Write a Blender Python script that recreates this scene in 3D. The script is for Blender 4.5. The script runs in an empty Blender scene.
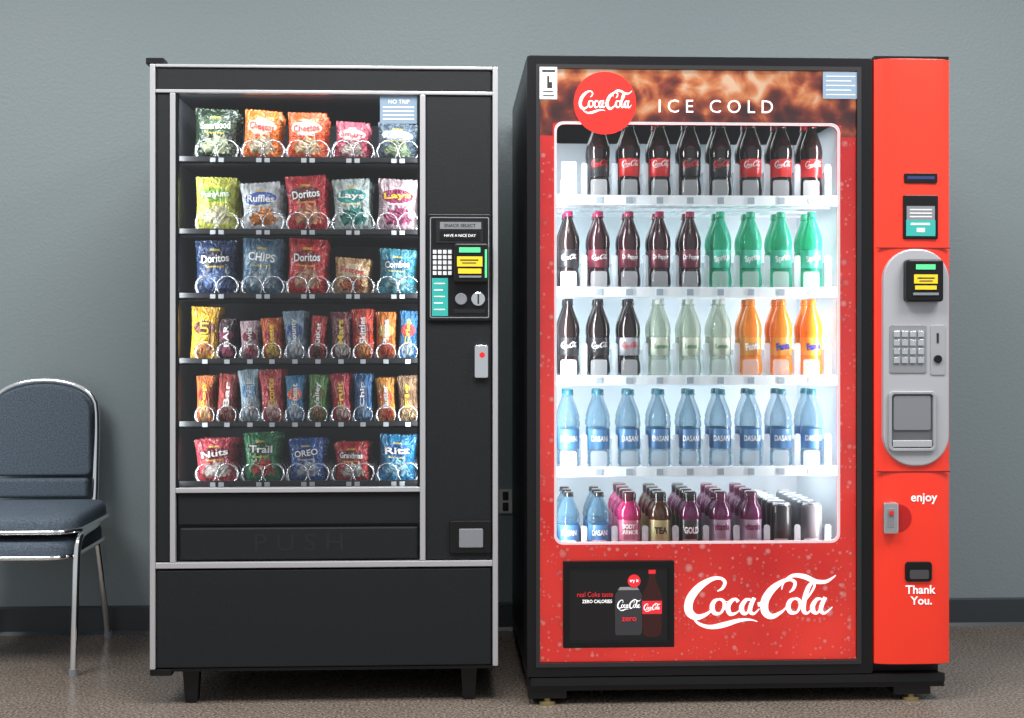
import bpy, math, random
from mathutils import Matrix, Vector
random.seed(4)
sc=bpy.context.scene
try:
    sc.view_settings.view_transform='Standard'
    sc.view_settings.look='None'
except Exception: pass

# ---------------- camera survey (metres) ----------------
F=1336.0; D=3.84; H=1.057; HOR=335.0; YAW=math.radians(2.6)
cd=bpy.data.cameras.new('camera'); cam=bpy.data.objects.new('camera',cd); sc.collection.objects.link(cam)
cd.sensor_width=36; cd.lens=F/1024*36; cd.shift_y=-(359-HOR)/1024
cam.location=(0,-D,H); cam.rotation_euler=(math.pi/2,0,-YAW); sc.camera=cam
def X(px,y=0.0): return (D+y)*math.tan(YAW+math.atan((px-512)/F))
def Zr(py,y,ref):
    x=X(ref,y); dep=(D+y)*math.cos(YAW)+x*math.sin(YAW)
    return H+(HOR-py)*dep/F

# ---------------- materials ----------------
def mat(name,col,rough=.5,metal=0,emit=0,ecol=None,coat=0,spec=None,bump=0,bscale=200,noise=0,nscale=30):
    m=bpy.data.materials.new(name); m.use_nodes=True; n=m.node_tree.nodes; l=m.node_tree.links
    b=n['Principled BSDF']; b.inputs['Base Color'].default_value=(*col,1)
    b.inputs['Roughness'].default_value=rough; b.inputs['Metallic'].default_value=metal
    if spec is not None: b.inputs['Specular IOR Level'].default_value=spec
    if coat: b.inputs['Coat Weight'].default_value=coat; b.inputs['Coat Roughness'].default_value=.08
    if emit:
        b.inputs['Emission Color'].default_value=(*(ecol or col),1); b.inputs['Emission Strength'].default_value=emit
    if bump or noise:
        tc=n.new('ShaderNodeTexCoord')
        if bump:
            t=n.new('ShaderNodeTexNoise'); t.inputs['Scale'].default_value=bscale; t.inputs['Detail'].default_value=3
            l.new(tc.outputs['Object'],t.inputs['Vector'])
            bp=n.new('ShaderNodeBump'); bp.inputs['Strength'].default_value=bump; bp.inputs['Distance'].default_value=.002
            l.new(t.outputs['Fac'],bp.inputs['Height']); l.new(bp.outputs['Normal'],b.inputs['Normal'])
        if noise:
            t=n.new('ShaderNodeTexNoise'); t.inputs['Scale'].default_value=nscale; t.inputs['Detail'].default_value=4
            l.new(tc.outputs['Object'],t.inputs['Vector'])
            r=n.new('ShaderNodeValToRGB'); r.color_ramp.elements[0].position=.3; r.color_ramp.elements[1].position=.7
            r.color_ramp.elements[0].color=(*[c*(1-noise) for c in col],1); r.color_ramp.elements[1].color=(*[min(1,c*(1+noise)) for c in col],1)
            l.new(t.outputs['Fac'],r.inputs['Fac']); l.new(r.outputs['Color'],b.inputs['Base Color'])
    return m
def clear(name,col,fac,rough=.1,gcol=None,emit=0,edge=.4):
    """thin translucent plastic: tinted transparent mixed with a glossy plastic, denser towards the silhouette"""
    m=bpy.data.materials.new(name); m.use_nodes=True; n=m.node_tree.nodes; l=m.node_tree.links
    b=n['Principled BSDF']; b.inputs['Base Color'].default_value=(*(gcol or col),1); b.inputs['Roughness'].default_value=rough
    if emit: b.inputs['Emission Color'].default_value=(*(gcol or col),1); b.inputs['Emission Strength'].default_value=emit
    t=n.new('ShaderNodeBsdfTransparent'); t.inputs['Color'].default_value=(*col,1)
    x=n.new('ShaderNodeMixShader')
    lw=n.new('ShaderNodeLayerWeight'); lw.inputs['Blend'].default_value=.35
    mr=n.new('ShaderNodeMapRange'); mr.inputs[3].default_value=fac; mr.inputs[4].default_value=min(1,fac+edge)
    l.new(lw.outputs['Facing'],mr.inputs[0]); l.new(mr.outputs[0],x.inputs[0])
    l.new(t.outputs[0],x.inputs[1]); l.new(b.outputs[0],x.inputs[2]); l.new(x.outputs[0],n['Material Output'].inputs[0])
    return m
def glassmat():
    m=bpy.data.materials.new('pane_glass'); m.use_nodes=True; n=m.node_tree.nodes; l=m.node_tree.links
    n.remove(n['Principled BSDF'])
    t=n.new('ShaderNodeBsdfTransparent'); g=n.new('ShaderNodeBsdfGlossy'); g.inputs['Roughness'].default_value=.03
    fr=n.new('ShaderNodeFresnel'); fr.inputs['IOR'].default_value=1.42
    x=n.new('ShaderNodeMixShader'); l.new(fr.outputs[0],x.inputs[0]); l.new(t.outputs[0],x.inputs[1]); l.new(g.outputs[0],x.inputs[2])
    l.new(x.outputs[0],n['Material Output'].inputs[0]); return m
GLASS=glassmat()

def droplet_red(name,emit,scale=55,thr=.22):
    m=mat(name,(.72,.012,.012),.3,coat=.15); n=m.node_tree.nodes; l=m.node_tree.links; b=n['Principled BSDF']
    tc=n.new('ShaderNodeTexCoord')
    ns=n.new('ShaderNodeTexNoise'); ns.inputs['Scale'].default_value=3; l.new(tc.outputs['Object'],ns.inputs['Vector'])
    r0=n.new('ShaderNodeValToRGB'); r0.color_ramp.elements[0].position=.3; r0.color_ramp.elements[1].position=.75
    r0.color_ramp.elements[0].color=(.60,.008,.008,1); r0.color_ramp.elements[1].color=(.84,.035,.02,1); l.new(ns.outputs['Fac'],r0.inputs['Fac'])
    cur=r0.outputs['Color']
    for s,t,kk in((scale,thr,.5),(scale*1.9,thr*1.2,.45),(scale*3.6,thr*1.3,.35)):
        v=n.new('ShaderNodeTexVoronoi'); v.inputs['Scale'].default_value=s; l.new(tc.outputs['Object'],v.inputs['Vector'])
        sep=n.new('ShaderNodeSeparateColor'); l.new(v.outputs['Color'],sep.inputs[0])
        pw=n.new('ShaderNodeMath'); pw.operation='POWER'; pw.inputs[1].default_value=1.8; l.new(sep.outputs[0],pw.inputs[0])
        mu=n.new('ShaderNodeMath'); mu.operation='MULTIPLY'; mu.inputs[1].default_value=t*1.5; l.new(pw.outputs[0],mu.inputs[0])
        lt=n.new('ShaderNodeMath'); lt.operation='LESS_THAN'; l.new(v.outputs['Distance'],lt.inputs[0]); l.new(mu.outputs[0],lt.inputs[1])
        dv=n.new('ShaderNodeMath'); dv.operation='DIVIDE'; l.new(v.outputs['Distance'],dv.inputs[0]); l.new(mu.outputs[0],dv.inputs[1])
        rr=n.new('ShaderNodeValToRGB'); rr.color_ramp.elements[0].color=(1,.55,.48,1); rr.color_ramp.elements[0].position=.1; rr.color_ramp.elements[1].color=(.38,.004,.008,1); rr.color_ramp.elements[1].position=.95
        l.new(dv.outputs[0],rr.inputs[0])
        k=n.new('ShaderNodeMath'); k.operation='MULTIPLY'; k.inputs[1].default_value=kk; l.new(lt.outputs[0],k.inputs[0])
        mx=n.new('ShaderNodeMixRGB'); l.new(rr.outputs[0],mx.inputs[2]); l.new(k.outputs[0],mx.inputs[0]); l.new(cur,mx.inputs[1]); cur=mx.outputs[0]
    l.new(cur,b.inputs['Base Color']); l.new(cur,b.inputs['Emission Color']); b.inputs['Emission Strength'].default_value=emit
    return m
def cola_ice(name):
    m=mat(name,(.2,.05,.02),.3,coat=.1); n=m.node_tree.nodes; l=m.node_tree.links; b=n['Principled BSDF']
    tc=n.new('ShaderNodeTexCoord'); ns=n.new('ShaderNodeTexNoise'); ns.inputs['Scale'].default_value=13; ns.inputs['Detail'].default_value=6; ns.inputs['Distortion'].default_value=.6
    l.new(tc.outputs['Object'],ns.inputs['Vector'])
    v=n.new('ShaderNodeTexVoronoi'); v.inputs['Scale'].default_value=19; l.new(tc.outputs['Object'],v.inputs['Vector'])
    ad=n.new('ShaderNodeMath'); ad.operation='MULTIPLY_ADD'; ad.inputs[1].default_value=.42; l.new(v.outputs['Distance'],ad.inputs[0]); l.new(ns.outputs['Fac'],ad.inputs[2])
    sp=n.new('ShaderNodeSeparateXYZ'); l.new(tc.outputs['Object'],sp.inputs[0])
    # dark cola below, bright ice cubes floating at the top edge
    mr=n.new('ShaderNodeMapRange'); mr.inputs[1].default_value=1.66; mr.inputs[2].default_value=1.81; mr.inputs[3].default_value=-.15; mr.inputs[4].default_value=.14; l.new(sp.outputs[2],mr.inputs[0])
    a2=n.new('ShaderNodeMath'); l.new(ad.outputs[0],a2.inputs[0]); l.new(mr.outputs[0],a2.inputs[1])
    r=n.new('ShaderNodeValToRGB'); e=r.color_ramp.elements; e[0].position=.46; e[0].color=(.050,.008,.007,1); e[1].position=1.0; e[1].color=(.90,.60,.40,1)
    for p,c in((.60,(.15,.018,.012,1)),(.70,(.33,.055,.02,1)),(.79,(.58,.15,.045,1)),(.88,(.74,.28,.10,1))):
        q=e.new(p); q.color=c
    l.new(a2.outputs[0],r.inputs[0]); l.new(r.outputs[0],b.inputs['Base Color']); l.new(r.outputs[0],b.inputs['Emission Color']); b.inputs['Emission Strength'].default_value=.42
    return m

# ---------------- mesh helpers ----------------
def empty(name,loc):
    o=bpy.data.objects.new(name,None); o.location=loc; o.empty_display_size=.1; sc.collection.objects.link(o); return o
def adopt(o,p):
    if p is not None:
        o.parent=p; o.matrix_parent_inverse=Matrix.Translation(-Vector(p.location))
    return o
def mk(name,vs,fs,mats,p=None,idx=None,smooth=False,bevel=0,bseg=2):
    me=bpy.data.meshes.new(name); me.from_pydata([tuple(v) for v in vs],[],fs)
    if not isinstance(mats,(list,tuple)): mats=[mats]
    for m in mats: me.materials.append(m)
    if idx: me.polygons.foreach_set('material_index',idx)
    if smooth: me.polygons.foreach_set('use_smooth',[True]*len(fs))
    me.update()
    o=bpy.data.objects.new(name,me); sc.collection.objects.link(o); adopt(o,p)
    if bevel:
        b=o.modifiers.new('bevel','BEVEL'); b.width=bevel; b.segments=bseg; b.limit_method='ANGLE'
    return o
BF=[(0,1,5,4),(1,3,7,5),(3,2,6,7),(2,0,4,6),(0,2,3,1),(4,5,7,6)]
def bverts(x0,x1,y0,y1,z0,z1):
    x0,x1=sorted((x0,x1)); y0,y1=sorted((y0,y1)); z0,z1=sorted((z0,z1))
    return [(x,y,z) for z in(z0,z1) for y in(y0,y1) for x in(x0,x1)]
def box(name,x0,x1,y0,y1,z0,z1,m,p=None,bevel=0,bseg=2):
    return mk(name,bverts(x0,x1,y0,y1,z0,z1),BF,m,p,bevel=bevel,bseg=bseg)
def boxes(name,lst,m,p=None,bevel=0):
    vs=[];fs=[]
    for b in lst:
        k=len(vs); vs+=bverts(*b); fs+=[tuple(i+k for i in f) for f in BF]
    return mk(name,vs,fs,m,p,bevel=bevel)
def rrect(x0,z0,x1,z1,r,n=6):
    x0,x1=sorted((x0,x1)); z0,z1=sorted((z0,z1)); pts=[]
    for cx,cz,a in((x1-r,z0+r,-90),(x1-r,z1-r,0),(x0+r,z1-r,90),(x0+r,z0+r,180)):
        for i in range(n+1):
            t=math.radians(a+90*i/n); pts.append((cx+r*math.cos(t),cz+r*math.sin(t)))
    return pts
def prism(name,pts,y0,y1,m,p=None,bevel=0,smooth=False,bseg=2):
    n=len(pts); vs=[(x,y0,z) for x,z in pts]+[(x,y1,z) for x,z in pts]
    fs=[tuple(range(n)),tuple(range(2*n-1,n-1,-1))]+[(i,i+n,(i+1)%n+n,(i+1)%n) for i in range(n)]
    return mk(name,vs,fs,m,p,bevel=bevel,bseg=bseg)
def ring(name,out,inn,y0,y1,m,p=None,bevel=0):
    n=len(out); vs=[(x,y0,z) for x,z in out]+[(x,y0,z) for x,z in inn]+[(x,y1,z) for x,z in out]+[(x,y1,z) for x,z in inn]
    fs=[]
    for i in range(n):
        j=(i+1)%n
        fs+=[(i,j,j+n,i+n),(i+2*n,i+3*n,j+3*n,j+2*n),(i,i+2*n,j+2*n,j),(i+n,j+n,j+3*n,i+3*n)]
    return mk(name,vs,fs,m,p,bevel=bevel)
def disc(name,cx,cz,r,y0,y1,m,p=None,n=40,bevel=0,rz=None):
    rz=rz or r
    return prism(name,[(cx+r*math.cos(2*math.pi*i/n),cz+rz*math.sin(2*math.pi*i/n)) for i in range(n)],y0,y1,m,p,bevel=bevel)
def cr(pts,k=8):
    out=[]; n=len(pts); P=[pts[0]]+list(pts)+[pts[-1]]
    for i in range(1,n):
        a,b,c,d=P[i-1],P[i],P[i+1],P[i+2]
        for j in range(k):
            t=j/k
            out.append(tuple(.5*((2*b[q])+(-a[q]+c[q])*t+(2*a[q]-5*b[q]+4*c[q]-d[q])*t*t+(-a[q]+3*b[q]-3*c[q]+d[q])*t**3) for q in range(len(b))))
    out.append(tuple(pts[-1])); return out
def tubes(name,paths,r,m,p=None,res=4,cyclic=False):
    c=bpy.data.curves.new(name,'CURVE'); c.dimensions='3D'; c.bevel_depth=r; c.bevel_resolution=res; c.use_fill_caps=True
    for pts in paths:
        s=c.splines.new('POLY'); s.points.add(len(pts)-1)
        for i,q in enumerate(pts): s.points[i].co=(*q,1)
        s.use_smooth=True; s.use_cyclic_u=cyclic
    c.materials.append(m); o=bpy.data.objects.new(name,c); sc.collection.objects.link(o); return adopt(o,p)
_tc={}
def textgeo(s,off=0.0):
    k=(s,off)
    if k in _tc: return _tc[k]
    c=bpy.data.curves.new('t','FONT'); c.body=s; c.size=1; c.offset=off; c.resolution_u=3
    o=bpy.data.objects.new('t',c); sc.collection.objects.link(o); bpy.context.view_layer.update()
    e=o.evaluated_get(bpy.context.evaluated_depsgraph_get()); me=e.to_mesh()
    vs=[(v.co.x,v.co.y) for v in me.vertices]; fs=[tuple(q.vertices) for q in me.polygons]; e.to_mesh_clear()
    bpy.data.objects.remove(o); bpy.data.curves.remove(c)
    x0=min(v[0] for v in vs);x1=max(v[0] for v in vs);y0=min(v[1] for v in vs);y1=max(v[1] for v in vs)
    vs=[(v[0]-(x0+x1)/2,v[1]-(y0+y1)/2) for v in vs]
    _tc[k]=(vs,fs,x1-x0,y1-y0); return _tc[k]
# Flowing script word-mark: pen strokes (x,y,width)
ST=[
 [(31,33,1),(36,36,3),(38,42,3.4),(33,46,3),(24,45,4.5),(12,37,7.5),(4,25,8.5),(4,13,8),(12,7,6),(22,10,3.5),(29,17,1.2)],
 [(8,8,1),(14,1,2.5),(26,-3,4),(40,-1,5.5),(54,3,4),(66,4,2),(74,2,.6)],
 [(34,25,1.5),(29,23,4),(27,17,5),(30,11,4),(36,11,2.5),(39,17,3),(38,23,3),(34,25,2),(38,23,1),(43,22,1)],
 [(53,22,3.6),(50,25,2.5),(45,22,4.5),(43,16,5),(46,10,4),(52,11,2),(57,16,1)],
 [(66,24,1.5),(61,24,3.5),(57,18,5),(58,12,4.5),(62,10,2.5),(66,16,2)],
 [(69,26,4),(66,18,4.5),(66,12,4),(70,10,2.5),(75,15,1)],
 [(73,19,4.2),(82,21,4.2)],
 [(104,31,1),(108,35,3),(109,41,3.4),(104,44,3),(96,42,4.5),(86,34,7.5),(80,23,8.2),(81,12,7.5),(88,7,5.5),(97,11,3),(103,17,1.2)],
 [(96,34,1),(98,42,2),(106,48,3.5),(118,47,5),(130,42,4.5),(141,42,3.4),(150,48,1)],
 [(111,25,1.5),(106,23,4),(104,17,5),(107,11,4),(113,11,2.5),(116,17,3),(115,23,3),(111,25,2),(117,21,1)],
 [(117,18,1),(124,27,1.8),(129,37,2.5),(127,41,2.5),(123,36,4.5),(120,24,5),(120,13,4.5),(124,10,2.5),(129,15,1)],
 [(138,24,1.5),(133,24,3.5),(129,18,5),(130,12,4.5),(134,10,2.5),(138,16,2)],
 [(141,26,4),(138,18,4.5),(138,12,4),(142,10,2.6),(149,16,1)]]
def scriptgeo():
    if 'S' in _tc: return _tc['S']
    vs=[];fs=[]
    for st in ST:
        q=cr(st,7); b=len(vs)
        for i,(x,y,w) in enumerate(q):
            a=q[max(0,i-1)]; c=q[min(len(q)-1,i+1)]; dx=c[0]-a[0]; dy=c[1]-a[1]; L=math.hypot(dx,dy) or 1
            nx,ny=-dy/L,dx/L; w=max(w,.8)*1.0
            vs+=[(x+nx*w/2-76,y+ny*w/2-22),(x-nx*w/2-76,y-ny*w/2-22)]
        for i in range(len(q)-1): fs.append((b+2*i,b+2*i+1,b+2*i+3,b+2*i+2))
    _tc['S']=(vs,fs,152,52); return _tc['S']
def decal(name,geo,fn,m,p,width=None,height=None,rot=0,slant=0):
    vs,fs,w,h=geo; sx=(width/w) if width else height/h; sy=(height/h) if height else sx
    ca,sa=math.cos(rot),math.sin(rot); out=[]
    for u,v in vs:
        a=u*sx+slant*v*sy; b=v*sy; out.append(fn(a*ca-b*sa,a*sa+b*ca))
    return mk(name,out,fs,m,p)
def flat(cx,y,cz): return lambda u,v:(cx+u,y,cz+v)

# ================= ROOM =================
WY=.945
mw=bpy.data.materials.new('painted_wall'); mw.use_nodes=True; n=mw.node_tree.nodes; l=mw.node_tree.links; b=n['Principled BSDF']
tc=n.new('ShaderNodeTexCoord'); t1=n.new('ShaderNodeTexNoise'); t1.inputs['Scale'].default_value=.8; l.new(tc.outputs['Object'],t1.inputs['Vector'])
r=n.new('ShaderNodeValToRGB'); r.color_ramp.elements[0].color=(.194,.238,.253,1); r.color_ramp.elements[1].color=(.218,.264,.279,1); l.new(t1.outputs['Fac'],r.inputs[0]); l.new(r.outputs[0],b.inputs['Base Color'])
t2=n.new('ShaderNodeTexNoise'); t2.inputs['Scale'].default_value=95; t2.inputs['Detail'].default_value=3; l.new(tc.outputs['Object'],t2.inputs['Vector'])
bp=n.new('ShaderNodeBump'); bp.inputs['Strength'].default_value=.32; bp.inputs['Distance'].default_value=.004; l.new(t2.outputs['Fac'],bp.inputs['Height']); l.new(bp.outputs[0],b.inputs['Normal']); b.inputs['Roughness'].default_value=.5
box('wall_back',-4,4,WY,WY+.1,0,2.9,mw)
mf=bpy.data.materials.new('speckled_floor'); mf.use_nodes=True; n=mf.node_tree.nodes; l=mf.node_tree.links; b=n['Principled BSDF']
tc=n.new('ShaderNodeTexCoord'); t1=n.new('ShaderNodeTexNoise'); t1.inputs['Scale'].default_value=130; t1.inputs['Detail'].default_value=4; l.new(tc.outputs['Object'],t1.inputs['Vector'])
r=n.new('ShaderNodeValToRGB'); e=r.color_ramp.elements; e[0].position=.34; e[0].color=(.095,.075,.062,1); e[1].position=.68; e[1].color=(.39,.33,.28,1); q=e.new(.5); q.color=(.195,.156,.130,1)
l.new(t1.outputs['Fac'],r.inputs[0])
t3=n.new('ShaderNodeTexNoise'); t3.inputs['Scale'].default_value=5; t3.inputs['Detail'].default_value=5; l.new(tc.outputs['Object'],t3.inputs['Vector'])
mx=n.new('ShaderNodeMixRGB'); mx.blend_type='MULTIPLY'; mx.inputs[0].default_value=.35; l.new(r.outputs[0],mx.inputs[1]); l.new(t3.outputs['Fac'],mx.inputs[2]); l.new(mx.outputs[0],b.inputs['Base Color'])
b.inputs['Roughness'].default_value=.24
box('floor',-4,4,-5,WY,-.1,0,mf)
mbase=mat('rubber_baseboard',(.030,.037,.043),.4)
mk('baseboard_back',[(x,y,z) for x in(-4,4) for y,z in((WY-.001,0),(WY-.016,0),(WY-.009,.012),(WY-.008,.094),(WY-.001,.1))],
   [(0,1,6,5),(1,2,7,6),(2,3,8,7),(3,4,9,8),(4,0,5,9),(4,3,2,1,0),(5,6,7,8,9)],mbase)

BLK=mat('black_powdercoat',(.007,.008,.010),.55,spec=.3,bump=.5,bscale=700)
BLK2=mat('black_plastic',(.005,.005,.006),.35,spec=.35)
DARK=mat('charcoal_panel',(.009,.0105,.013),.55,spec=.28,bump=.4,bscale=600)
ALU=mat('brushed_aluminium',(.54,.54,.56),.32,.55)
CHR=mat('chrome',(.85,.86,.87),.12,1)
WHT=mat('white_plastic',(.7,.72,.74),.35)
WLAB=mat('white_print',(.9,.9,.9),.5,emit=.25)
GRY=mat('grey_plastic',(.20,.21,.23),.4)
SIL=mat('silver_fascia',(.42,.43,.46),.38,.25)
TEAL=mat('teal_label',(.03,.36,.32),.4,emit=.1)
YEL=mat('yellow_label',(.78,.55,.02),.4,emit=.1)
GRN=mat('green_led',(.08,.6,.22),.4,emit=.5)
REDP=mat('red_plastic',(.7,.02,.02),.3)
STK=mat('pale_sticker',(.20,.29,.39),.5,emit=.08)
DKT=mat('dark_print',(.015,.015,.018),.5)
so=empty('power_outlet',(X(506,WY),WY,.52))
z0=Zr(513,WY,505); z1=Zr(489,WY,505)
prism('plate',rrect(X(499,WY),z0,X(512,WY),z1,.004),WY-.008,WY,mat('outlet_plate',(.62,.64,.66),.4),so)
for k,(a,c) in enumerate(((.1,.45),(.55,.9))): prism('socket_%d'%(k+1),rrect(X(502.5,WY),z0+(z1-z0)*a,X(508.5,WY),z0+(z1-z0)*c,.004),WY-.011,WY-.007,DKT,so)

# ================= SNACK MACHINE =================
SX0,SX1=X(151),X(498)
sn=empty('snack_vending_machine',((SX0+SX1)/2,.45,0))
def sz(py,y=0): return Zr(py,y,325)
def sb(name,px0,py0,px1,py1,y0,y1,m,bevel=0,par=None,at=None):
    a=0 if at is None else at
    return box(name,X(px0,a),X(px1,a),y0,y1,sz(py0,a),sz(py1,a),m,par or sn,bevel)
T,B=66,667
sb('cabinet_left_wall',151,T,170.5,B,.006,.87,BLK,.002)
sb('cabinet_right_wall',426,T,498,B,.006,.87,BLK,.002)
sb('cabinet_top',170.5,T,426,93,.006,.87,BLK)
sb('cabinet_bottom',170.5,489,426,B,.02,.87,BLK)
box('cabinet_back',X(170.5),X(426),.60,.87,sz(489),sz(93),BLK,sn)
sb('header_panel',157,69.5,491,91,-.004,.008,DARK,.002)
sb('side_panel_right',426,95,491,560,-.004,.008,DARK,.002)
sb('side_panel_left',157,95,170,560,-.004,.008,DARK,.002)
sb('kick_panel',157,569,491,B-1,-.006,.02,DARK,.003)
sb('trim_left',150.5,T,156,B,-.012,.012,ALU,.003)
sb('trim_right',492.5,T,498,B,-.012,.012,ALU,.003)
sb('trim_top',156,T,492.5,69,-.010,.010,ALU,.002)
sb('trim_under_header',156,91,492.5,94.5,-.010,.010,ALU,.002)
sb('trim_middle',156,561,492.5,567,-.010,.010,ALU,.002)
sb('window_frame_left',170.5,94.5,176,561,-.010,.010,ALU,.002)
sb('window_frame_right',420,94.5,425.5,561,-.010,.010,ALU,.002)
sb('window_sill',176,487,420,492,-.010,.016,ALU,.002)
sb('delivery_recess_top',178,493,420,524,0,.03,DARK,.002)
sb('delivery_flap',180,527,418,559,-.002,.03,DARK,.005)
sb('delivery_gap',176,492,420,561,.015,.03,BLK2)
decal('flap_text',textgeo('P U S H'),flat(X(299),-.0026,sz(542)),mat('embossed_black',(.006,.007,.009),.55),sn,width=.25,height=.05)
sb('inner_gasket_left',176,94.5,178.5,487,-.004,.012,BLK2)
sb('inner_gasket_right',417.5,94.5,420,487,-.004,.012,BLK2)
sb('glass_pane',176,94,420,487.5,.004,.007,GLASS)
LINER=mat('interior_liner',(.12,.13,.145),.4)
box('liner_left',X(170.5),X(170.5)+.004,.02,.6,sz(489),sz(93),LINER,sn)
box('liner_right',X(426)-.004,X(426),.02,.6,sz(489),sz(93),LINER,sn)
box('liner_back',X(170.5),X(426),.595,.6,sz(489),sz(93),mat('liner_back',(.07,.078,.09),.6),sn)
sb('notice_sticker',380,95,417,123,.0015,.004,STK)
decal('sticker_text',textgeo('NO TRIP'),flat(X(399),.001,sz(101)),WLAB,sn,width=.06)
for i in range(4): sb('sticker_line_%d'%i,383,106+i*4,414,107.2+i*4,.0008,.0016,WLAB)
for k,px in enumerate((189,469)):
    for yy in(.05,.80):
        cx=X(px); z1=sz(B)
        vs=[(cx+sx*w,yy+sy*w,z) for z,w in((0,.014),(.012,.018),(z1,.024)) for sx,sy in((-1,-1),(1,-1),(1,1),(-1,1))]
        fs=[(3,2,1,0),(8,9,10,11)]+[(4*a+i,4*a+(i+1)%4,4*a+4+(i+1)%4,4*a+4+i) for a in(0,1) for i in range(4)]
        mk('leg_%d'%(k*2+(1 if yy<.4 else 2)),vs,fs,BLK2,sn)
sb('hinge_top',146,59.5,164,T,-.004,.05,BLK2,.002)
sb('hinge_bottom',150,B,172,B+7,-.004,.05,BLK2,.003)
sb('base_rail',172,B,495,B+3,.0,.86,BLK2)
# control panel
prism('control_bezel',rrect(X(427.5),sz(321),X(491),sz(214),.006),-.014,0,BLK2,sn,bevel=.002)
ring('control_rim',rrect(X(430),sz(318),X(489),sz(217),.005),rrect(X(431),sz(317),X(488),sz(218),.004),-.0155,-.012,GRY,sn)
sb('display_housing',436,220,483,243,-.0165,-.012,DARK)
sb('display_header',440,222,481,229,-.018,-.012,GRY)
sb('display_screen',440,231,480,240,-.018,-.012,BLK2)
decal('display_digits',textgeo('HAVE A NICE DAY'),flat(X(460),-.0185,sz(235.5)),WLAB,sn,width=.09)
decal('display_header_text',textgeo('SNACK SELECT',.02),flat(X(460),-.0185,sz(225.5)),DKT,sn,width=.09)
sb('keypad_plate',431.5,248,453,277,-.017,-.012,DARK)
boxes('keypad_keys',[(X(433+c*5),X(433+c*5+3.6),-.021,-.016,sz(250+rw*5.3),sz(250+rw*5.3+3.8)) for c in range(4) for rw in range(5)],WHT,sn)
prism('card_reader',rrect(X(454),sz(283),X(488),sz(244),.008),-.045,-.012,BLK2,sn,bevel=.004)
sb('card_reader_screen',459,248,480,253,-.047,-.044,GRN)
sb('card_reader_label',457,257,482,267,-.048,-.044,YEL)
sb('card_reader_band',458,269,481,274,-.048,-.044,YEL)
sb('card_reader_slot',459,276,481,278,-.049,-.044,GRY)
boxes('card_reader_print',[(X(460),X(478),-.0487,-.0479,sz(260),sz(261.2)),(X(462),X(476),-.0487,-.0479,sz(263),sz(264))],DKT,sn)
sb('card_reader_light',484.5,250,486.5,278,-.047,-.044,GRN)
sb('instruction_label',432,278,448,316,-.0165,-.012,TEAL)
for i in range(5): sb('instruction_line_%d'%i,434,283+i*6.5,445-2*(i%2),284+i*6.5,-.0172,-.0162,WLAB)
disc('coin_knob',X(461),sz(299),.017,-.024,-.012,GRY,sn,bevel=.002)
disc('coin_slot_ring',X(478),sz(299),.02,-.022,-.012,CHR,sn,bevel=.002)
sb('coin_slot',477.3,294,479,304,-.0235,-.02,DKT)
sb('button_row',454,309,485,313,-.016,-.012,DARK)
prism('door_lock',rrect(X(474.5),sz(378),X(488),sz(345),.005),-.018,0,CHR,sn,bevel=.002)
disc('lock_cylinder',X(482),sz(355),.008,-.022,-.016,REDP,sn)
prism('change_cup_bezel',rrect(X(449.5),sz(554),X(491),sz(521),.006),-.012,0,BLK2,sn,bevel=.003)
prism('change_cup_flap',rrect(X(459),sz(548),X(483),sz(529),.004),-.016,-.010,GRY,sn,bevel=.002)

# trays
lips=[160.5,232.5,296.5,361.5,424.5,484]
LY=.065
TR=mat('tray_black',(.012,.013,.015),.4)
TAG=mat('price_tags',(.50,.53,.56),.5,emit=.05)
tagl=[];wide=(217,263,308,353,398); narrow=(205,227,250,272,295,318,341,363,386,408)
helix=[]
def coil(cx,zc,r,y0,turns,hand):
    # flat front loop standing before the first packet, then regular helix
    pts=[]; N=18
    for i in range(int(turns*N)+1):
        a=hand*2*math.pi*i/N-math.pi/2
        t=i/N
        yy=y0+.006*t if t<1 else y0+.006+.052*(t-1)
        pts.append((cx+r*math.cos(a),yy,zc+r*math.sin(a)))
    return pts
traytop=[]
for ri,py in enumerate(lips):
    zt=sz(py-3.5,LY); zb=sz(py+3.5,LY); zf=zb+.006; traytop.append(zf)
    box('tray_lip_%d'%(ri+1),X(171),X(425.5),LY,LY+.004,zb,zt,TR,sn)
    box('tray_floor_%d'%(ri+1),X(171),X(425.5),LY,.56,zb,zf,TR,sn)
    slots=narrow if ri in(3,4) else wide
    for px in slots:
        cx=X(px,LY)
        for dx in((-.012,.012) if ri not in(3,4) else (0,)):
            tagl.append((cx+dx-.0075,cx+dx+.0075,LY-.002,LY,zb+.004,zt-.004))
        r=.0300 if ri not in(3,4) else .0275
        offs=(-.0305,.0305) if ri not in(3,4) else (0,)
        for s,dx in enumerate(offs): helix.append(coil(X(px,.08)+dx,zf+r+.003,r,.0705,6,1 if s else -1))
    edges=[(slots[i]+slots[i+1])/2 for i in range(len(slots)-1)]
    boxes('lane_dividers_%d'%(ri+1),[(X(e,LY)-.001,X(e,LY)+.001,LY+.01,.55,zf,zf+.03) for e in edges],GRY,sn)
boxes('price_tags',tagl,TAG,sn)
tubes('spiral_coils',helix,.0015,mat('coil_wire',(.80,.82,.85),.25,.8),sn,res=2)

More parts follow.
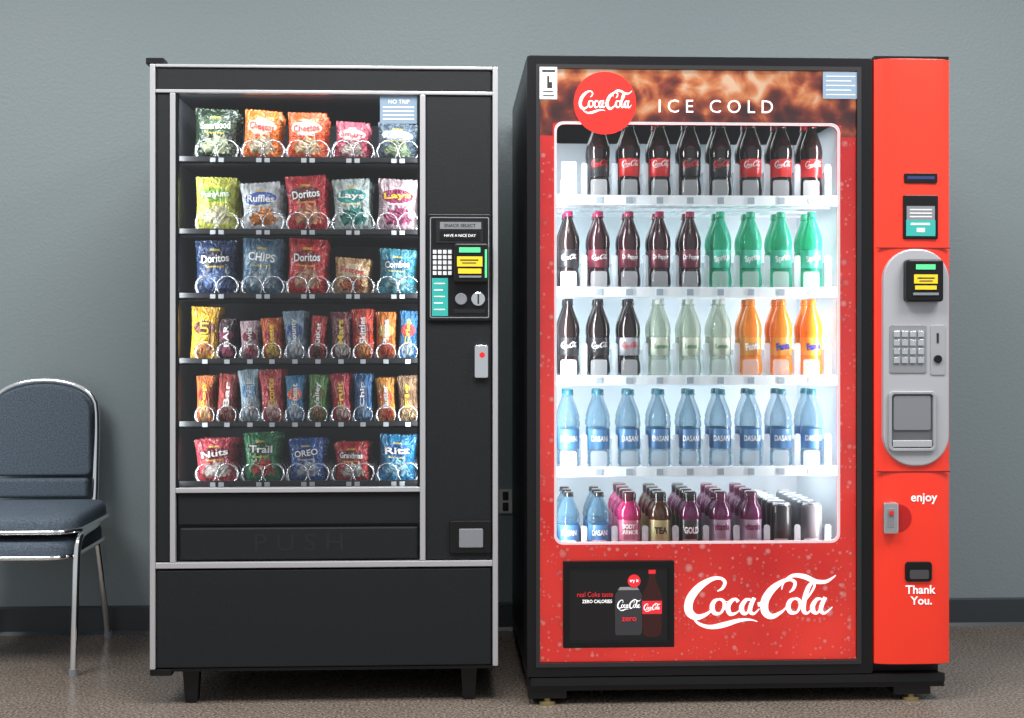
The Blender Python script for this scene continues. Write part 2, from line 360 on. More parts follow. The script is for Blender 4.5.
# ---- bags
def bagmat(name,c1,c2,c3,lo=.3,hi=.68):
    m=bpy.data.materials.new(name); m.use_nodes=True; n=m.node_tree.nodes; l=m.node_tree.links; b=n['Principled BSDF']
    b.inputs['Roughness'].default_value=.26; b.inputs['Coat Weight'].default_value=.3; b.inputs['Coat Roughness'].default_value=.15
    uv=n.new('ShaderNodeUVMap'); ns=n.new('ShaderNodeTexNoise'); ns.inputs['Scale'].default_value=7; ns.inputs['Detail'].default_value=3; l.new(uv.outputs[0],ns.inputs['Vector'])
    def ell(uc,vc,a,bb,dist):
        ad=n.new('ShaderNodeVectorMath'); ad.operation='MULTIPLY_ADD'; ad.inputs[1].default_value=(dist,dist,0); l.new(ns.outputs['Color'],ad.inputs[0]); l.new(uv.outputs[0],ad.inputs[2])
        mp=n.new('ShaderNodeMapping'); mp.inputs['Scale'].default_value=(1/a,1/bb,0); mp.inputs['Location'].default_value=(-(uc+dist/2)/a,-(vc+dist/2)/bb,0); l.new(ad.outputs[0],mp.inputs[0])
        le=n.new('ShaderNodeVectorMath'); le.operation='LENGTH'; l.new(mp.outputs[0],le.inputs[0])
        lt=n.new('ShaderNodeMath'); lt.operation='LESS_THAN'; lt.inputs[1].default_value=1; l.new(le.outputs['Value'],lt.inputs[0]); return lt.outputs[0]
    base=n.new('ShaderNodeValToRGB'); base.color_ramp.elements[0].position=.35; base.color_ramp.elements[1].position=.65
    base.color_ramp.elements[0].color=(*[c*.55 for c in c1],1); base.color_ramp.elements[1].color=(*[min(1,c*1.1) for c in c1],1); l.new(ns.outputs['Fac'],base.inputs[0])
    m1=n.new('ShaderNodeMixRGB'); l.new(ell(.52,lo,.36,.17,.35),m1.inputs[0]); l.new(base.outputs[0],m1.inputs[1])
    v=n.new('ShaderNodeTexVoronoi'); v.inputs['Scale'].default_value=9; l.new(uv.outputs[0],v.inputs['Vector'])
    pr=n.new('ShaderNodeValToRGB'); pr.color_ramp.elements[0].color=(*[min(1,c*1.15) for c in c2],1); pr.color_ramp.elements[0].position=.1; pr.color_ramp.elements[1].color=(*[c*.35 for c in c2],1); pr.color_ramp.elements[1].position=.75; l.new(v.outputs['Distance'],pr.inputs[0]); l.new(pr.outputs[0],m1.inputs[2])
    m2=n.new('ShaderNodeMixRGB'); l.new(ell(.5,hi,.42,.13,.06),m2.inputs[0]); l.new(m1.outputs[0],m2.inputs[1]); m2.inputs[2].default_value=(*c3,1)
    l.new(m2.outputs[0],b.inputs['Base Color'])
    wv=n.new('ShaderNodeTexNoise'); wv.inputs['Scale'].default_value=5.5; wv.inputs['Distortion'].default_value=1.8; wv.inputs['Detail'].default_value=1.5; l.new(uv.outputs[0],wv.inputs['Vector'])
    bp=n.new('ShaderNodeBump'); bp.inputs['Strength'].default_value=1; bp.inputs['Distance'].default_value=.012; l.new(wv.outputs['Fac'],bp.inputs['Height']); l.new(bp.outputs[0],b.inputs['Normal']); l.new(bp.outputs[0],b.inputs['Coat Normal'])
    return m
def bagshape(w,h,T,seed):
    rnd=random.Random(seed); ph=[rnd.uniform(0,6.28) for _ in range(6)]
    def th(u,v):
        e=max(0,1-abs(u)**2.4)**.75*max(0,1-abs(v/.88)**2.6)**.65 if abs(v)<.88 else 0
        wr=1+.12*math.sin(5*u+ph[0]+2*v)+.16*math.sin(11*u+ph[1]-3*v)*abs(v)**1.5+.07*math.sin(7*v+3*u+ph[3])
        return T*e*wr+.0012
    def hw(v): return w/2*(.90+.10*abs(v)**1.6)
    def lean(u,v): return .003*math.sin(3*u+ph[2])*(abs(v)**2)
    return th,hw,lean
def bag(name,cx,y,z0,w,h,T,m,seed,par,tilt=0):
    th,hw,lean=bagshape(w,h,T,seed); NU,NV=18,22; vs=[];fs=[];uv=[]
    for side in(-1,1):
        for j in range(NV+1):
            v=-1+2*j/NV
            for i in range(NU+1):
                u=-1+2*i/NU
                zz=h/2*v
                if j in(0,NV): zz+=.0014*(1 if i%2 else -1)
                x=u*hw(v); yy=side*th(u,v)+lean(u,v)
                vs.append((x*math.cos(tilt)-zz*math.sin(tilt)+cx,y+yy,z0+h/2+zz*math.cos(tilt)+x*math.sin(tilt))); uv.append(((u+1)/2,(v+1)/2))
    S=(NU+1)*(NV+1)
    for j in range(NV):
        for i in range(NU):
            a=j*(NU+1)+i
            fs.append((a,a+1,a+NU+2,a+NU+1)); fs.append((a+S,a+S+NU+1,a+S+NU+2,a+S+1))
    o=mk(name,vs,fs,m,par,smooth=True); me=o.data; ul=me.uv_layers.new(name='UVMap')
    for lp in me.loops: ul.data[lp.index].uv=uv[lp.vertex_index]
    def surf(cu,cv):
        def fn(a,b_):
            x=cu+a; zz=cv+b_; v=max(-1,min(1,zz/(h/2))); u=max(-1,min(1,x/hw(v)))
            return (x*math.cos(tilt)-zz*math.sin(tilt)+cx, y-th(u,v)*1.03+lean(u,v)-.0018, z0+h/2+zz*math.cos(tilt)+x*math.sin(tilt))
        return fn
    return o,surf
W=(.75,.75,.73)
# (bag, picture, logo patch, word, ink)
rows={
0:[((.015,.035,.015),(.55,.62,.38),(.03,.07,.02),'Smartfood','w'),((.80,.17,.02),(.75,.62,.42),(.75,.62,.45),'Cheetos','r'),((.80,.10,.02),(.80,.55,.30),(.75,.66,.55),'Cheetos','r'),((.45,.06,.10),(.70,.55,.50),W,'Smart','r'),((.05,.08,.11),(.25,.33,.18),(.35,.42,.46),'Ruffles','w')],
1:[((.60,.62,.10),(.70,.66,.38),(.20,.36,.04),'Funyuns','w'),((.66,.70,.74),(.80,.25,.03),(.05,.12,.45),'Ruffles','w'),((.62,.03,.04),(.70,.30,.15),(.12,.01,.02),'Doritos','w'),((.55,.65,.63),(.04,.30,.25),(.03,.30,.27),'Lays','w'),((.58,.44,.47),(.40,.07,.17),(.25,.02,.08),'Lays','y')],
2:[((.02,.045,.12),(.10,.18,.40),(.01,.012,.03),'Doritos','w'),((.09,.18,.27),(.35,.45,.52),(.15,.24,.32),'CHIPS','w'),((.60,.03,.03),(.65,.33,.2),(.20,.01,.01),'Doritos','w'),((.62,.38,.18),(.50,.12,.03),(.60,.48,.33),'Fritos','r'),((.05,.25,.33),(.20,.40,.45),(.02,.11,.18),'Combos','w')],
5:[((.50,.06,.08),(.75,.66,.60),(.15,.015,.02),'Nuts','w'),((.04,.24,.09),(.55,.08,.05),(.02,.08,.03),'Trail','w'),((.04,.12,.38),(.45,.50,.60),(.02,.05,.22),'OREO','w'),((.50,.035,.035),(.72,.66,.60),(.15,.012,.015),'Grandmas','w'),((.02,.20,.40),(.25,.5,.65),(.01,.07,.22),'Ritz','w')]}
cand={
3:[((.72,.38,.03),(.45,.15,.02),(.15,.04,.02),'NUTS'),((.06,.02,.03),(.45,.07,.14),(.2,.02,.06),'BAR'),((.60,.42,.46),(.4,.06,.11),(.2,.02,.04),'Twix'),((.72,.15,.03),(.75,.5,.08),(.4,.02,.015),'Reese'),((.26,.37,.48),(.6,.65,.7),(.04,.08,.25),'Bounty'),((.50,.035,.03),(.10,.02,.015),(.4,.02,.02),'KitKat'),((.18,.03,.035),(.55,.5,.45),(.1,.01,.01),'Mars'),((.68,.05,.02),(.8,.3,.08),(.3,.02,.02),'Skittles'),((.75,.20,.02),(.5,.06,.015),(.75,.5,.15),'Pieces'),((.035,.18,.40),(.4,.5,.6),(.6,.07,.07),'Crisp')],
4:[((.70,.18,.04),(.75,.42,.2),(.45,.03,.03),'Pop'),((.40,.05,.04),(.2,.04,.03),(.5,.06,.05),'Bar'),((.42,.58,.68),(.6,.65,.7),(.08,.22,.4),'Crisp'),((.62,.08,.08),(.75,.42,.4),(.4,.015,.03),'Licorice'),((.07,.27,.50),(.5,.6,.7),(.7,.15,.07),'Treat'),((.12,.27,.07),(.28,.14,.06),(.1,.12,.03),'Valley'),((.55,.035,.06),(.7,.45,.4),(.35,.02,.03),'Fruit'),((.035,.16,.38),(.25,.4,.6),(.02,.06,.2),'Chip'),((.70,.27,.03),(.55,.07,.03),(.5,.1,.02),'Butter'),((.28,.16,.08),(.5,.35,.18),(.16,.08,.04),'Fig')]}
TW=mat('print_white',(.85,.85,.83),.4); TK=mat('print_black',(.02,.02,.02),.4); TRD=mat('print_red',(.5,.02,.02),.4); TY=mat('print_yellow',(.85,.62,.05),.4)
TM={'w':TW,'k':TK,'r':TRD,'y':TY}
bags=empty('chip_bags',(X(305),.12,traytop[5])); cands=empty('candy_bars',(X(305),.12,traytop[4]))
PXW=lambda px,y: px*(D+y)/F
topsW=[(110,111,113,122,123),(178,183,176,179,179),(241,239,239,258,249),None,None,(438,432,438,442,435)]
wids=[(43,37,39,34,41),(41,40,41,38,40),(41,40,39,36,37),None,None,(40,34,35,34,37)]
for ri,lst in rows.items():
    for k,(c1,c2,c3,tx,tcol) in enumerate(lst):
        m=bagmat('bag_print_%d_%d'%(ri,k),c1,c2,c3)
        y=.102; w=PXW(wids[ri][k],y); z0=traytop[ri]+.003; h=sz(topsW[ri][k],y)-z0
        tl=random.uniform(-.09,.09)
        for d in(2,1,0):
            o,sf=bag('bag_%d_%d_%d'%(ri+1,k+1,d+1),X(wide[k]-1,y)+.002*d,y+.052*d,z0,w,h*(1-.02*d),.0175,m,ri*50+k*5+d,bags,tl*(1-.6*d))
        decal('bag_logo_%d_%d'%(ri+1,k+1),textgeo(tx,.02),sf(0,h*.18),TM[tcol],bags,width=w*.66,height=h*.14,rot=.08*(-1)**k)
        decal('bag_small_text_%d_%d'%(ri+1,k+1),textgeo('flavored snack'),sf(0,h*.04),TM['w' if tcol!='w' else 'y'],bags,width=w*.45,height=h*.045)
        decal('bag_top_text_%d_%d'%(ri+1,k+1),textgeo('ORIGINAL',.02),sf(0,h*.33),TM['w' if tcol!='w' else 'y'],bags,width=w*.25,height=h*.04)
tc_=[(307,319,321,318,311,316,312,309,312,311),(376,374,370,370,376,375,374,374,378,376)]
wc=[(29,18,19,21,22,16,21,23,21,19),(17,19,20,23,19,20,20,19,19,20)]
for ri,lst in cand.items():
    for k,(c1,c2,c3,tx) in enumerate(lst):
        m=bagmat('wrapper_print_%d_%d'%(ri,k),c1,c2,c3,.25,.62)
        y=.100; w=PXW(wc[ri-3][k]*.97,y); z0=traytop[ri]+.003; h=sz(tc_[ri-3][k],y)-z0
        tl=random.uniform(-.09,.09)
        for d in(2,1,0):
            o,sf=bag('wrapper_%d_%d_%d'%(ri+1,k+1,d+1),X(narrow[k],y),y+.052*d,z0,w,h,.012,m,900+ri*50+k*5+d,cands,tl*(1-.5*d))
        decal('wrapper_logo_%d_%d'%(ri+1,k+1),textgeo(tx,.02),sf(0,h*.10),TW if k%3 else TY,cands,width=h*.50,height=w*.30,rot=math.pi/2)

# ================= DRINK MACHINE =================
YF=-.05
def cx_(px,y=YF): return X(px,y)
def cz(py,y=YF): return Zr(py,y,735)
dm=empty('beverage_vending_machine',((cx_(527)+cx_(948))/2,.4,0))
def cb(name,px0,py0,px1,py1,y0,y1,m,bevel=0,at=YF):
    return box(name,X(px0,at),X(px1,at),y0,y1,cz(py0,at),cz(py1,at),m,dm,bevel)
BK2=mat('gloss_black_frame',(.005,.005,.006),.3,spec=.35)
SIDE=mat('cabinet_side',(.012,.011,.016),.35,spec=.4)
IW=mat('interior_white',(.74,.83,.88),.5)
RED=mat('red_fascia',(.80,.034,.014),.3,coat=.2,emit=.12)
YI=YF+.05
zb=cz(678); zt=cz(57)
xl=cx_(527); xr=cx_(948)
xi0=cx_(541); xi1=cx_(857)
box('cabinet_left',xl,xi0-.001,YI+.004,.86,zb,zt,SIDE,dm,.003)
box('cabinet_right',xi1+.001,xr-.008,YI+.004,.86,zb,zt,SIDE,dm,.003)
box('cabinet_top',xi0,xi1,YI+.004,.86,cz(112),zt,SIDE,dm)
box('cabinet_bottom',xi0,xi1,YI+.004,.86,zb,cz(560),SIDE,dm)
box('cabinet_rear',xi0,xi1,.62,.86,cz(560),cz(112),SIDE,dm)
box('top_cover',cx_(563),cx_(925),YI+.02,.84,zt,zt+.010,BK2,dm)
box('interior_rear',xi0,xi1,.60,.62,cz(560),cz(112),IW,dm)
box('interior_left',xi0-.001,xi0+.006,YI+.004,.6,cz(560),cz(112),IW,dm)
box('interior_right',xi1-.006,xi1+.001,YI+.004,.6,cz(560),cz(112),IW,dm)
box('interior_ceiling',xi0,xi1,YI+.004,.6,cz(112),cz(112)+.006,IW,dm)
box('interior_floor',xi0,xi1,YI+.004,.6,cz(560)-.006,cz(560),IW,dm)
n_=6
ring('door_frame',rrect(cx_(527),cz(675),cx_(873),cz(57),.006,n_),rrect(cx_(540),cz(661),cx_(857),cz(70),.003,n_),YF,YI,BK2,dm,bevel=.003)
ring('door_frame_step',rrect(cx_(536),cz(665),cx_(861),cz(66),.003,n_),rrect(cx_(540),cz(661),cx_(857),cz(70),.003,n_),YF-.004,YF+.004,mat('frame_step',(.02,.02,.022),.35),dm)
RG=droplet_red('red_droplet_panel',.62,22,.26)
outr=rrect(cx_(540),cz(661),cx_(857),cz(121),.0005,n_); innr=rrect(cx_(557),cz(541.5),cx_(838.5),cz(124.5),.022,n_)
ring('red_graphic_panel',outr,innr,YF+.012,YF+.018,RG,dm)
ring('window_glow_rim',rrect(cx_(554.5),cz(544),cx_(841),cz(122),.026,n_),innr,YF+.009,YF+.0125,mat('painted_rim_glow',(.88,.80,.82),.5,emit=.6),dm)  # added emissive rim imitating the white glow around the window edge
ICE=cola_ice('cola_ice_print')
cb('header_graphic',540,70,857,124,YF+.010,YF+.0116,ICE)
cb('header_graphic_left',540,124,553,136,YF+.010,YF+.0116,ICE)
cb('header_graphic_right',842,124,857,136,YF+.010,YF+.0116,ICE)
cb('door_glass',540,70,857,661,YF+.004,YF+.0065,GLASS)
disc('brand_roundel',cx_(605),cz(104),31.5*(D+YF)/F,YF+.001,YF+.0035,mat('roundel_red',(.82,.020,.014),.35,emit=.3),dm,n=56)
WP=mat('lit_white_print',(.95,.95,.95),.5,emit=.45)
decal('roundel_script',scriptgeo(),flat(cx_(606),YF+.0005,cz(103)),WP,dm,width=PXW(54,YF),height=PXW(23,YF))
decal('slogan_text',textgeo('I C E   C O L D',-.004),flat(cx_(716),YF+.0005,cz(106.5)),WP,dm,width=PXW(116,YF),height=PXW(13,YF))
decal('brand_script',scriptgeo(),flat(cx_(761),YF+.0008,cz(602)),WP,dm,width=PXW(153,YF),height=PXW(52,YF),slant=.08)
cb('warning_sticker',539.5,69,557,101,YF-.006,YF+.003,WHT)
boxes('warning_sticker_print',[(cx_(542),cx_(555),YF-.0068,YF-.006,cz(72),cz(74)),(cx_(543),cx_(554),YF-.0068,YF-.006,cz(97),cz(98)),(cx_(543),cx_(553),YF-.0068,YF-.006,cz(93),cz(94)),(cx_(547),cx_(549),YF-.0068,YF-.006,cz(78),cz(90)),(cx_(549),cx_(552),YF-.0068,YF-.006,cz(84),cz(90))],DKT,dm)
cb('notice_sticker',823,71,858,98,YF-.001,YF+.003,STK)
for i in range(5): cb('notice_line_%d'%i,826,75+i*4.6,855-4*(i%2),76+i*4.6,YF-.0016,YF-.0009,WHT)
ADK=mat('advert_black',(.006,.006,.007),.3)
ring('advert_frame',rrect(cx_(563),cz(646),cx_(674),cz(560),.004,n_),rrect(cx_(569),cz(640),cx_(668),cz(566),.002,n_),YF-.006,YF+.010,BK2,dm,bevel=.001)
cb('advert_panel',568,565,669,641,YF-.001,YF+.006,ADK)
ya=YF-.0016
def apoly(name,pts,y,m): return prism(name,[(cx_(a),cz(c)) for a,c in pts],y,y+.0006,m,dm)
AR=mat('advert_red',(.65,.02,.03),.4,emit=.4); AG=mat('advert_grey',(.035,.035,.04),.4,emit=.1); AB=mat('advert_brown',(.035,.008,.008),.25,emit=.1)
apoly('advert_can',[(616,634),(640,634),(642,631),(642,594),(639,589),(618,589),(615,594),(615,631)],ya,AG)
apoly('advert_can_top',[(618,589),(639,589),(637,586),(620,586)],ya,mat('advert_silver',(.3,.3,.32),.3))
half=[(5,636),(9,633),(10,622),(8.5,610),(10,600),(9,592),(5,583),(3.2,577),(3.2,570)]
apoly('advert_bottle',[(652-a,b) for a,b in half]+[(652+a,b) for a,b in half[::-1]],ya-.0003,AB)
apoly('advert_bottle_label',[(642.3,613),(661.7,613),(661.9,600),(642.1,600)],ya-.0006,AR)
apoly('advert_bottle_cap',[(648.5,573),(655.5,573),(655.5,569),(648.5,569)],ya-.0006,AR)
decal('advert_can_script',scriptgeo(),flat(cx_(629),ya-.001,cz(604)),WP,dm,width=PXW(24,YF),height=PXW(11,YF))
decal('advert_can_word',textgeo('zero',.02),flat(cx_(629),ya-.001,cz(618)),AR,dm,width=PXW(15,YF))
decal('advert_bottle_script',scriptgeo(),flat(cx_(652),ya-.0012,cz(606.5)),WP,dm,width=PXW(17,YF),height=PXW(8,YF))
disc('advert_badge',cx_(634),cz(580),PXW(6.5,YF),ya-.0012,ya-.0006,AR,dm)
decal('advert_badge_text',textgeo('try it',.02),flat(cx_(634),ya-.0016,cz(580)),WP,dm,width=PXW(9,YF))
decal('advert_text_upper',textgeo('real Coke taste'),flat(cx_(595),ya-.0005,cz(593)),AR,dm,width=PXW(36,YF),height=PXW(5,YF))
decal('advert_text_lower',textgeo('ZERO CALORIES',.02),flat(cx_(597),ya-.0005,cz(600)),WP,dm,width=PXW(30,YF),height=PXW(3.4,YF))

a0,a1=cx_(874),cx_(949); pts=[]
for i in range(11):
    t=-1+2*i/10; pts.append((a0+(a1-a0)*(t+1)/2, YF-.002-.014*(1-t**4)))
NP=len(pts); prof=pts+[(a1,YI),(a0,YI)]
z0c,z1c=cz(665),cz(58)
vs=[(x,y,z0c) for x,y in prof]+[(x,y,z1c) for x,y in prof]; m_=len(prof)
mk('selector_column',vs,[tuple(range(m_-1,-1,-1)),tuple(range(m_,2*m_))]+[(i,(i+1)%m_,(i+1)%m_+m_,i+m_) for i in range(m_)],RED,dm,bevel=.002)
cb('column_cap',874,55,948,58,YF-.006,YI,BK2)
RS=mat('column_seam',(.12,.005,.005),.5)
YC=YF-.016
cb('column_seam_upper',875,247.3,948,248.3,YC-.001,YC+.006,RS)
cb('column_seam_lower',875,471.5,948,472.5,YC-.001,YC+.006,RS)
prism('bill_mouth',rrect(cx_(902),cz(183),cx_(935),cz(173),.004),YC-.004,YC+.01,BLK2,dm,bevel=.001)
cb('bill_mouth_light',905,176,932,179,YC-.005,YC,mat('blue_led',(.02,.03,.12),.4,emit=.2))
prism('bill_acceptor_bezel',rrect(cx_(901),cz(239),cx_(935.5),cz(195),.004),YC-.006,YC+.01,BLK2,dm,bevel=.002)
cb('bill_acceptor_sign',904,206,932,220,YC-.0072,YC-.005,GRY)
cb('bill_acceptor_strip',903.5,220,932.5,236,YC-.0072,YC-.005,TEAL)
for i in range(3): cb('bill_text_%d'%i,907,209+i*3.5,929,210.3+i*3.5,YC-.008,YC-.007,WHT)
cb('bill_arrow',908,223,927,225,YC-.008,YC-.007,WLAB); cb('bill_arrow_stub',914,228,922,232,YC-.008,YC-.007,WLAB)
prism('control_fascia',rrect(cx_(880.5),cz(466),cx_(946),cz(249),.088,12),YC-.010,YC+.012,SIL,dm,bevel=.004)
prism('card_reader_body',rrect(cx_(900),cz(302),cx_(936.5),cz(260),.010),YC-.042,YC-.008,BLK2,dm,bevel=.005)
cb('card_reader_screen',909,265,928,270,YC-.044,YC-.04,GRN)
cb('card_reader_label',907,275,930,284,YC-.045,YC-.04,YEL)
cb('card_reader_band',908,286,929,290,YC-.045,YC-.04,YEL)
cb('card_reader_slot',906,293,931,295.5,YC-.046,YC-.04,GRY)
boxes('card_reader_print',[(cx_(910),cx_(927),YC-.0457,YC-.0449,cz(278),cz(279.2)),(cx_(912),cx_(925),YC-.0457,YC-.0449,cz(281),cz(282))],DKT,dm)
prism('keypad_bezel',rrect(cx_(886.5),cz(373),cx_(923),cz(325),.005),YC-.013,YC-.008,mat('keypad_grey',(.26,.27,.29),.4,.3),dm,bevel=.001)
boxes('keypad_buttons',[(cx_(890+c*8),cx_(896+c*8),YC-.018,YC-.012,cz(337+rw*8.7),cz(331+rw*8.7)) for c in range(4) for rw in range(4)],CHR,dm,bevel=.0008)
prism('coin_plate',rrect(cx_(927),cz(375),cx_(942),cz(325),.006),YC-.013,YC-.008,mat('coin_plate_grey',(.34,.35,.37),.4,.2),dm,bevel=.001)
cb('coin_slot',933,333,935,343,YC-.0145,YC-.012,DKT)
disc('coin_return_button',cx_(934),cz(359),.0115,YC-.019,YC-.012,BLK2,dm,bevel=.001)
ring('dispense_port_rim',rrect(cx_(885),cz(451),cx_(932),cz(391),.014,n_),rrect(cx_(888),cz(448),cx_(929),cz(394),.010,n_),YC-.020,YC-.008,mat('port_rim',(.34,.35,.37),.4,.2),dm,bevel=.002)
prism('dispense_port_back',rrect(cx_(887),cz(449),cx_(930),cz(393),.010),YC-.011,YC-.009,mat('port_back_grey',(.13,.135,.145),.3,.3),dm)  # plain darker grey plate behind the port door
prism('dispense_port_door',rrect(cx_(890),cz(430),cx_(927),cz(396),.006),YC-.015,YC-.012,mat('port_door',(.23,.24,.26),.25,.3),dm,bevel=.001)
cb('dispense_port_ledge',889,440,928,447,YC-.019,YC-.010,SIL,.002)
decal('enjoy_text',textgeo('enjoy',.015),flat(cx_(922),YC-.0015,cz(499)),WLAB,dm,width=PXW(27,YF))
decal('thank_text',textgeo('Thank',.02),flat(cx_(918.5),YC-.0015,cz(590)),WLAB,dm,width=PXW(31,YF))
decal('you_text',textgeo('You.',.02),flat(cx_(919),YC-.0015,cz(601)),WLAB,dm,width=PXW(22,YF))
disc('lock_recess',cx_(896),cz(518),PXW(14,YF),YC-.002,YC+.006,mat('recess_red',(.45,.008,.008),.35),dm,bevel=.001)
prism('lock_handle',rrect(cx_(879.5),cz(533),cx_(894.5),cz(502),.006),YC-.020,YC,CHR,dm,bevel=.003)
cb('lock_handle_grip',883,508,890,527,YC-.022,YC-.018,GRY,.001)
disc('lock_cylinder',cx_(887),cz(512),.0065,YC-.026,YC-.018,REDP,dm)
prism('coin_return_bezel',rrect(cx_(903),cz(582),cx_(929.5),cz(562),.010),YC-.006,YC+.006,BLK2,dm,bevel=.002)
prism('coin_return_cup',rrect(cx_(907),cz(579),cx_(926),cz(570),.005),YC-.008,YC-.005,mat('cup_grey',(.06,.06,.065),.3),dm)
box('plinth',cx_(529),cx_(946),YF+.012,.84,cz(690),zb,BLK2,dm,.002)
cb('lower_rail',531,676,945,684,YF+.002,YF+.014,BLK)
for k,px in enumerate((548,914)):
    for yy in(YF+.05,.74):
        c=cx_(px); z1=cz(689)
        box('foot_bracket_%d'%k,c-.055,c+.055,yy-.035,yy+.035,.018,z1,BLK2,dm,.004)
        bpy_=[(.024,0),(.024,.008),(.010,.010),(.010,.03)]
        vs=[];fs=[];N=16
        for r_,z_ in bpy_:
            for i in range(N): vs.append((c+r_*math.cos(2*math.pi*i/N),yy-.02+r_*math.sin(2*math.pi*i/N),z_))
        for j in range(3):
            for i in range(N): fs.append((j*N+i,j*N+(i+1)%N,(j+1)*N+(i+1)%N,(j+1)*N+i))
        fs.append(tuple(range(N-1,-1,-1))); mk('levelling_foot_%d'%k,vs,fs,mat('brass_foot',(.30,.24,.12),.4,.6),dm)

# shelves
SY=.035
SHW=mat('shelf_white',(.76,.84,.88),.35,emit=.10)
FROST=clear('frosted_stop',(.95,.98,1),.32,.15,(.86,.93,.97))
lane=[568.5+30.35*i for i in range(9)]
shelf_py=[200.5,292,380,471]
tops=[]
for k,py in enumerate(shelf_py):
    z1=cz(py-3.5,SY); z0=cz(py+5,SY); tops.append(z1)
    box('shelf_lip_%d'%(k+1),xi0+.007,xi1-.007,SY-.004,SY,z0,z1+.004,SHW,dm,.001)
    boxes('shelf_rails_%d'%(k+1),[(X(q+dx,SY)-.003,X(q+dx,SY)+.003,SY,.58,z1-.012,z1) for q in lane for dx in(-9,-3,3,9)],SHW,dm)
    boxes('shelf_crossbars_%d'%(k+1),[(xi0+.007,xi1-.007,yy,yy+.006,z1-.018,z1-.012) for yy in(.05,.2,.35,.5)],SHW,dm)
    boxes('shelf_tags_%d'%(k+1),[(X(q,SY)-.010,X(q,SY)+.010,SY-.006,SY-.004,z0+.004,z1-.002) for q in lane],mat('tag_face',(.35,.42,.48),.5),dm)
zfl=cz(556,SY); tops.append(zfl)
box('shelf_bottom',xi0+.007,xi1-.007,SY-.004,.58,zfl-.008,zfl,SHW,dm)
for k,z1 in enumerate(tops):
    hh=.098 if k<4 else .09
    for i,q in enumerate([lane[0]-15.2]+[q+15.2 for q in lane]):
        c=X(q,SY+.02)
        if c-.006<xi0+.008 or c+.006>xi1-.008: continue
        w=.0055
        pts=rrect(c-w*1.6,z1,c+w*1.6,z1+hh,.007,4)
        prism('lane_divider_nose_%d_%d'%(k+1,i),pts,SY+.004,SY+.008,FROST,dm)
        mk('lane_divider_%d_%d'%(k+1,i),[(c,SY+.008,z1),(c,.3,z1),(c,.3,z1+hh*.8),(c,SY+.008,z1+hh*.8)],[(0,1,2,3)],FROST,dm)
    for i,q in enumerate(lane):
        c=X(q,SY); P=rrect(c-.024,z1,c+.024,z1+.050,.008,4)
        mk('front_stop_%d_%d'%(k+1,i),[(x,SY-.001,z) for x,z in P],[tuple(range(len(P)))],FROST,dm)

# ---- bottles
def lathe(name,prof,R,Hh,mats,par,loc,segs=24,mesh=None):
    if mesh is None:
        vs=[];fs=[];ix=[]
        for (r_,z_,_) in prof:
            for i in range(segs):
                a=2*math.pi*i/segs
                vs.append((r_*R*math.cos(a),r_*R*math.sin(a),z_*Hh))
        for j in range(len(prof)-1):
            for i in range(segs): fs.append((j*segs+i,j*segs+(i+1)%segs,(j+1)*segs+(i+1)%segs,(j+1)*segs+i)); ix.append(prof[j+1][2])
        fs.append(tuple(range(segs-1,-1,-1))); ix.append(prof[0][2]); t=(len(prof)-1)*segs; fs.append(tuple(range(t,t+segs))); ix.append(prof[-1][2])
        mesh=bpy.data.meshes.new(name); mesh.from_pydata(vs,[],fs)
        for m in mats: mesh.materials.append(m)
        mesh.polygons.foreach_set('material_index',ix); mesh.polygons.foreach_set('use_smooth',[len(f)<5 for f in fs]); mesh.update()
    o=bpy.data.objects.new(name,mesh); sc.collection.objects.link(o); o.location=loc; adopt(o,par); return mesh
SODA=[(.62,0,0),(.88,.012,0),(.98,.05,0),(1,.10,0),(.96,.16,0),(.88,.23,0),(.87,.27,0),(.92,.275,1),(.94,.39,1),(.94,.50,1),(.92,.505,0),(.97,.55,0),(.98,.60,0),(.92,.67,0),(.78,.74,0),(.60,.81,0),(.45,.87,0),(.37,.91,0),(.36,.918,0),(.46,.92,0),(.46,.93,0),(.40,.932,2),(.41,.94,2),(.40,.993,2),(.36,1,2),(.05,1,2)]
WATER=[(.62,0,0),(.9,.012,0),(1,.05,0),(.95,.08,0),(1,.11,0),(.91,.14,0),(.98,.17,0),(.90,.20,0),(.95,.235,0),(.95,.24,1),(.95,.36,1),(.95,.49,1),(.90,.495,0),(1,.53,0),(1,.58,0),(.92,.61,0),(.98,.64,0),(.85,.70,0),(.82,.72,0),(.66,.79,0),(.46,.86,0),(.38,.90,0),(.37,.918,0),(.48,.92,0),(.48,.93,0),(.42,.932,2),(.43,.94,2),(.42,.993,2),(.38,1,2),(.05,1,2)]
SPORT=[(.6,0,0),(.92,.015,0),(1,.06,0),(1,.12,0),(.94,.14,0),(.95,.16,1),(.95,.36,1),(.95,.56,1),(.94,.57,0),(1,.60,0),(1,.66,0),(.90,.74,0),(.68,.81,0),(.55,.85,0),(.55,.87,2),(.56,.88,2),(.56,.97,2),(.5,1,2),(.05,1,2)]
CAN=[(.75,0,2),(.85,.012,2),(1,.05,1),(1,.5,1),(1,.93,1),(.92,.965,1),(.84,.985,2),(.84,1,2),(.80,1,2),(.78,.985,2),(.05,.985,2)]
def pl(name,c,r=.2,e=0): return mat(name,c,r,coat=.3,emit=e)
cola=pl('cola_liquid',(.010,.005,.005),.15)
dkr=pl('cherry_liquid',(.024,.004,.008),.15)
grnb=clear('green_bottle',(.35,.88,.66),.38,.12,(.04,.45,.30),edge=.5)
lem=clear('lemon_bottle',(.93,.97,.92),.32,.12,(.50,.60,.50),edge=.5)
orn=pl('orange_liquid',(.85,.22,.012),.18,.08)
wat=clear('water_bottle',(.88,.94,.97),.16,.10,(.13,.26,.36),edge=.65)
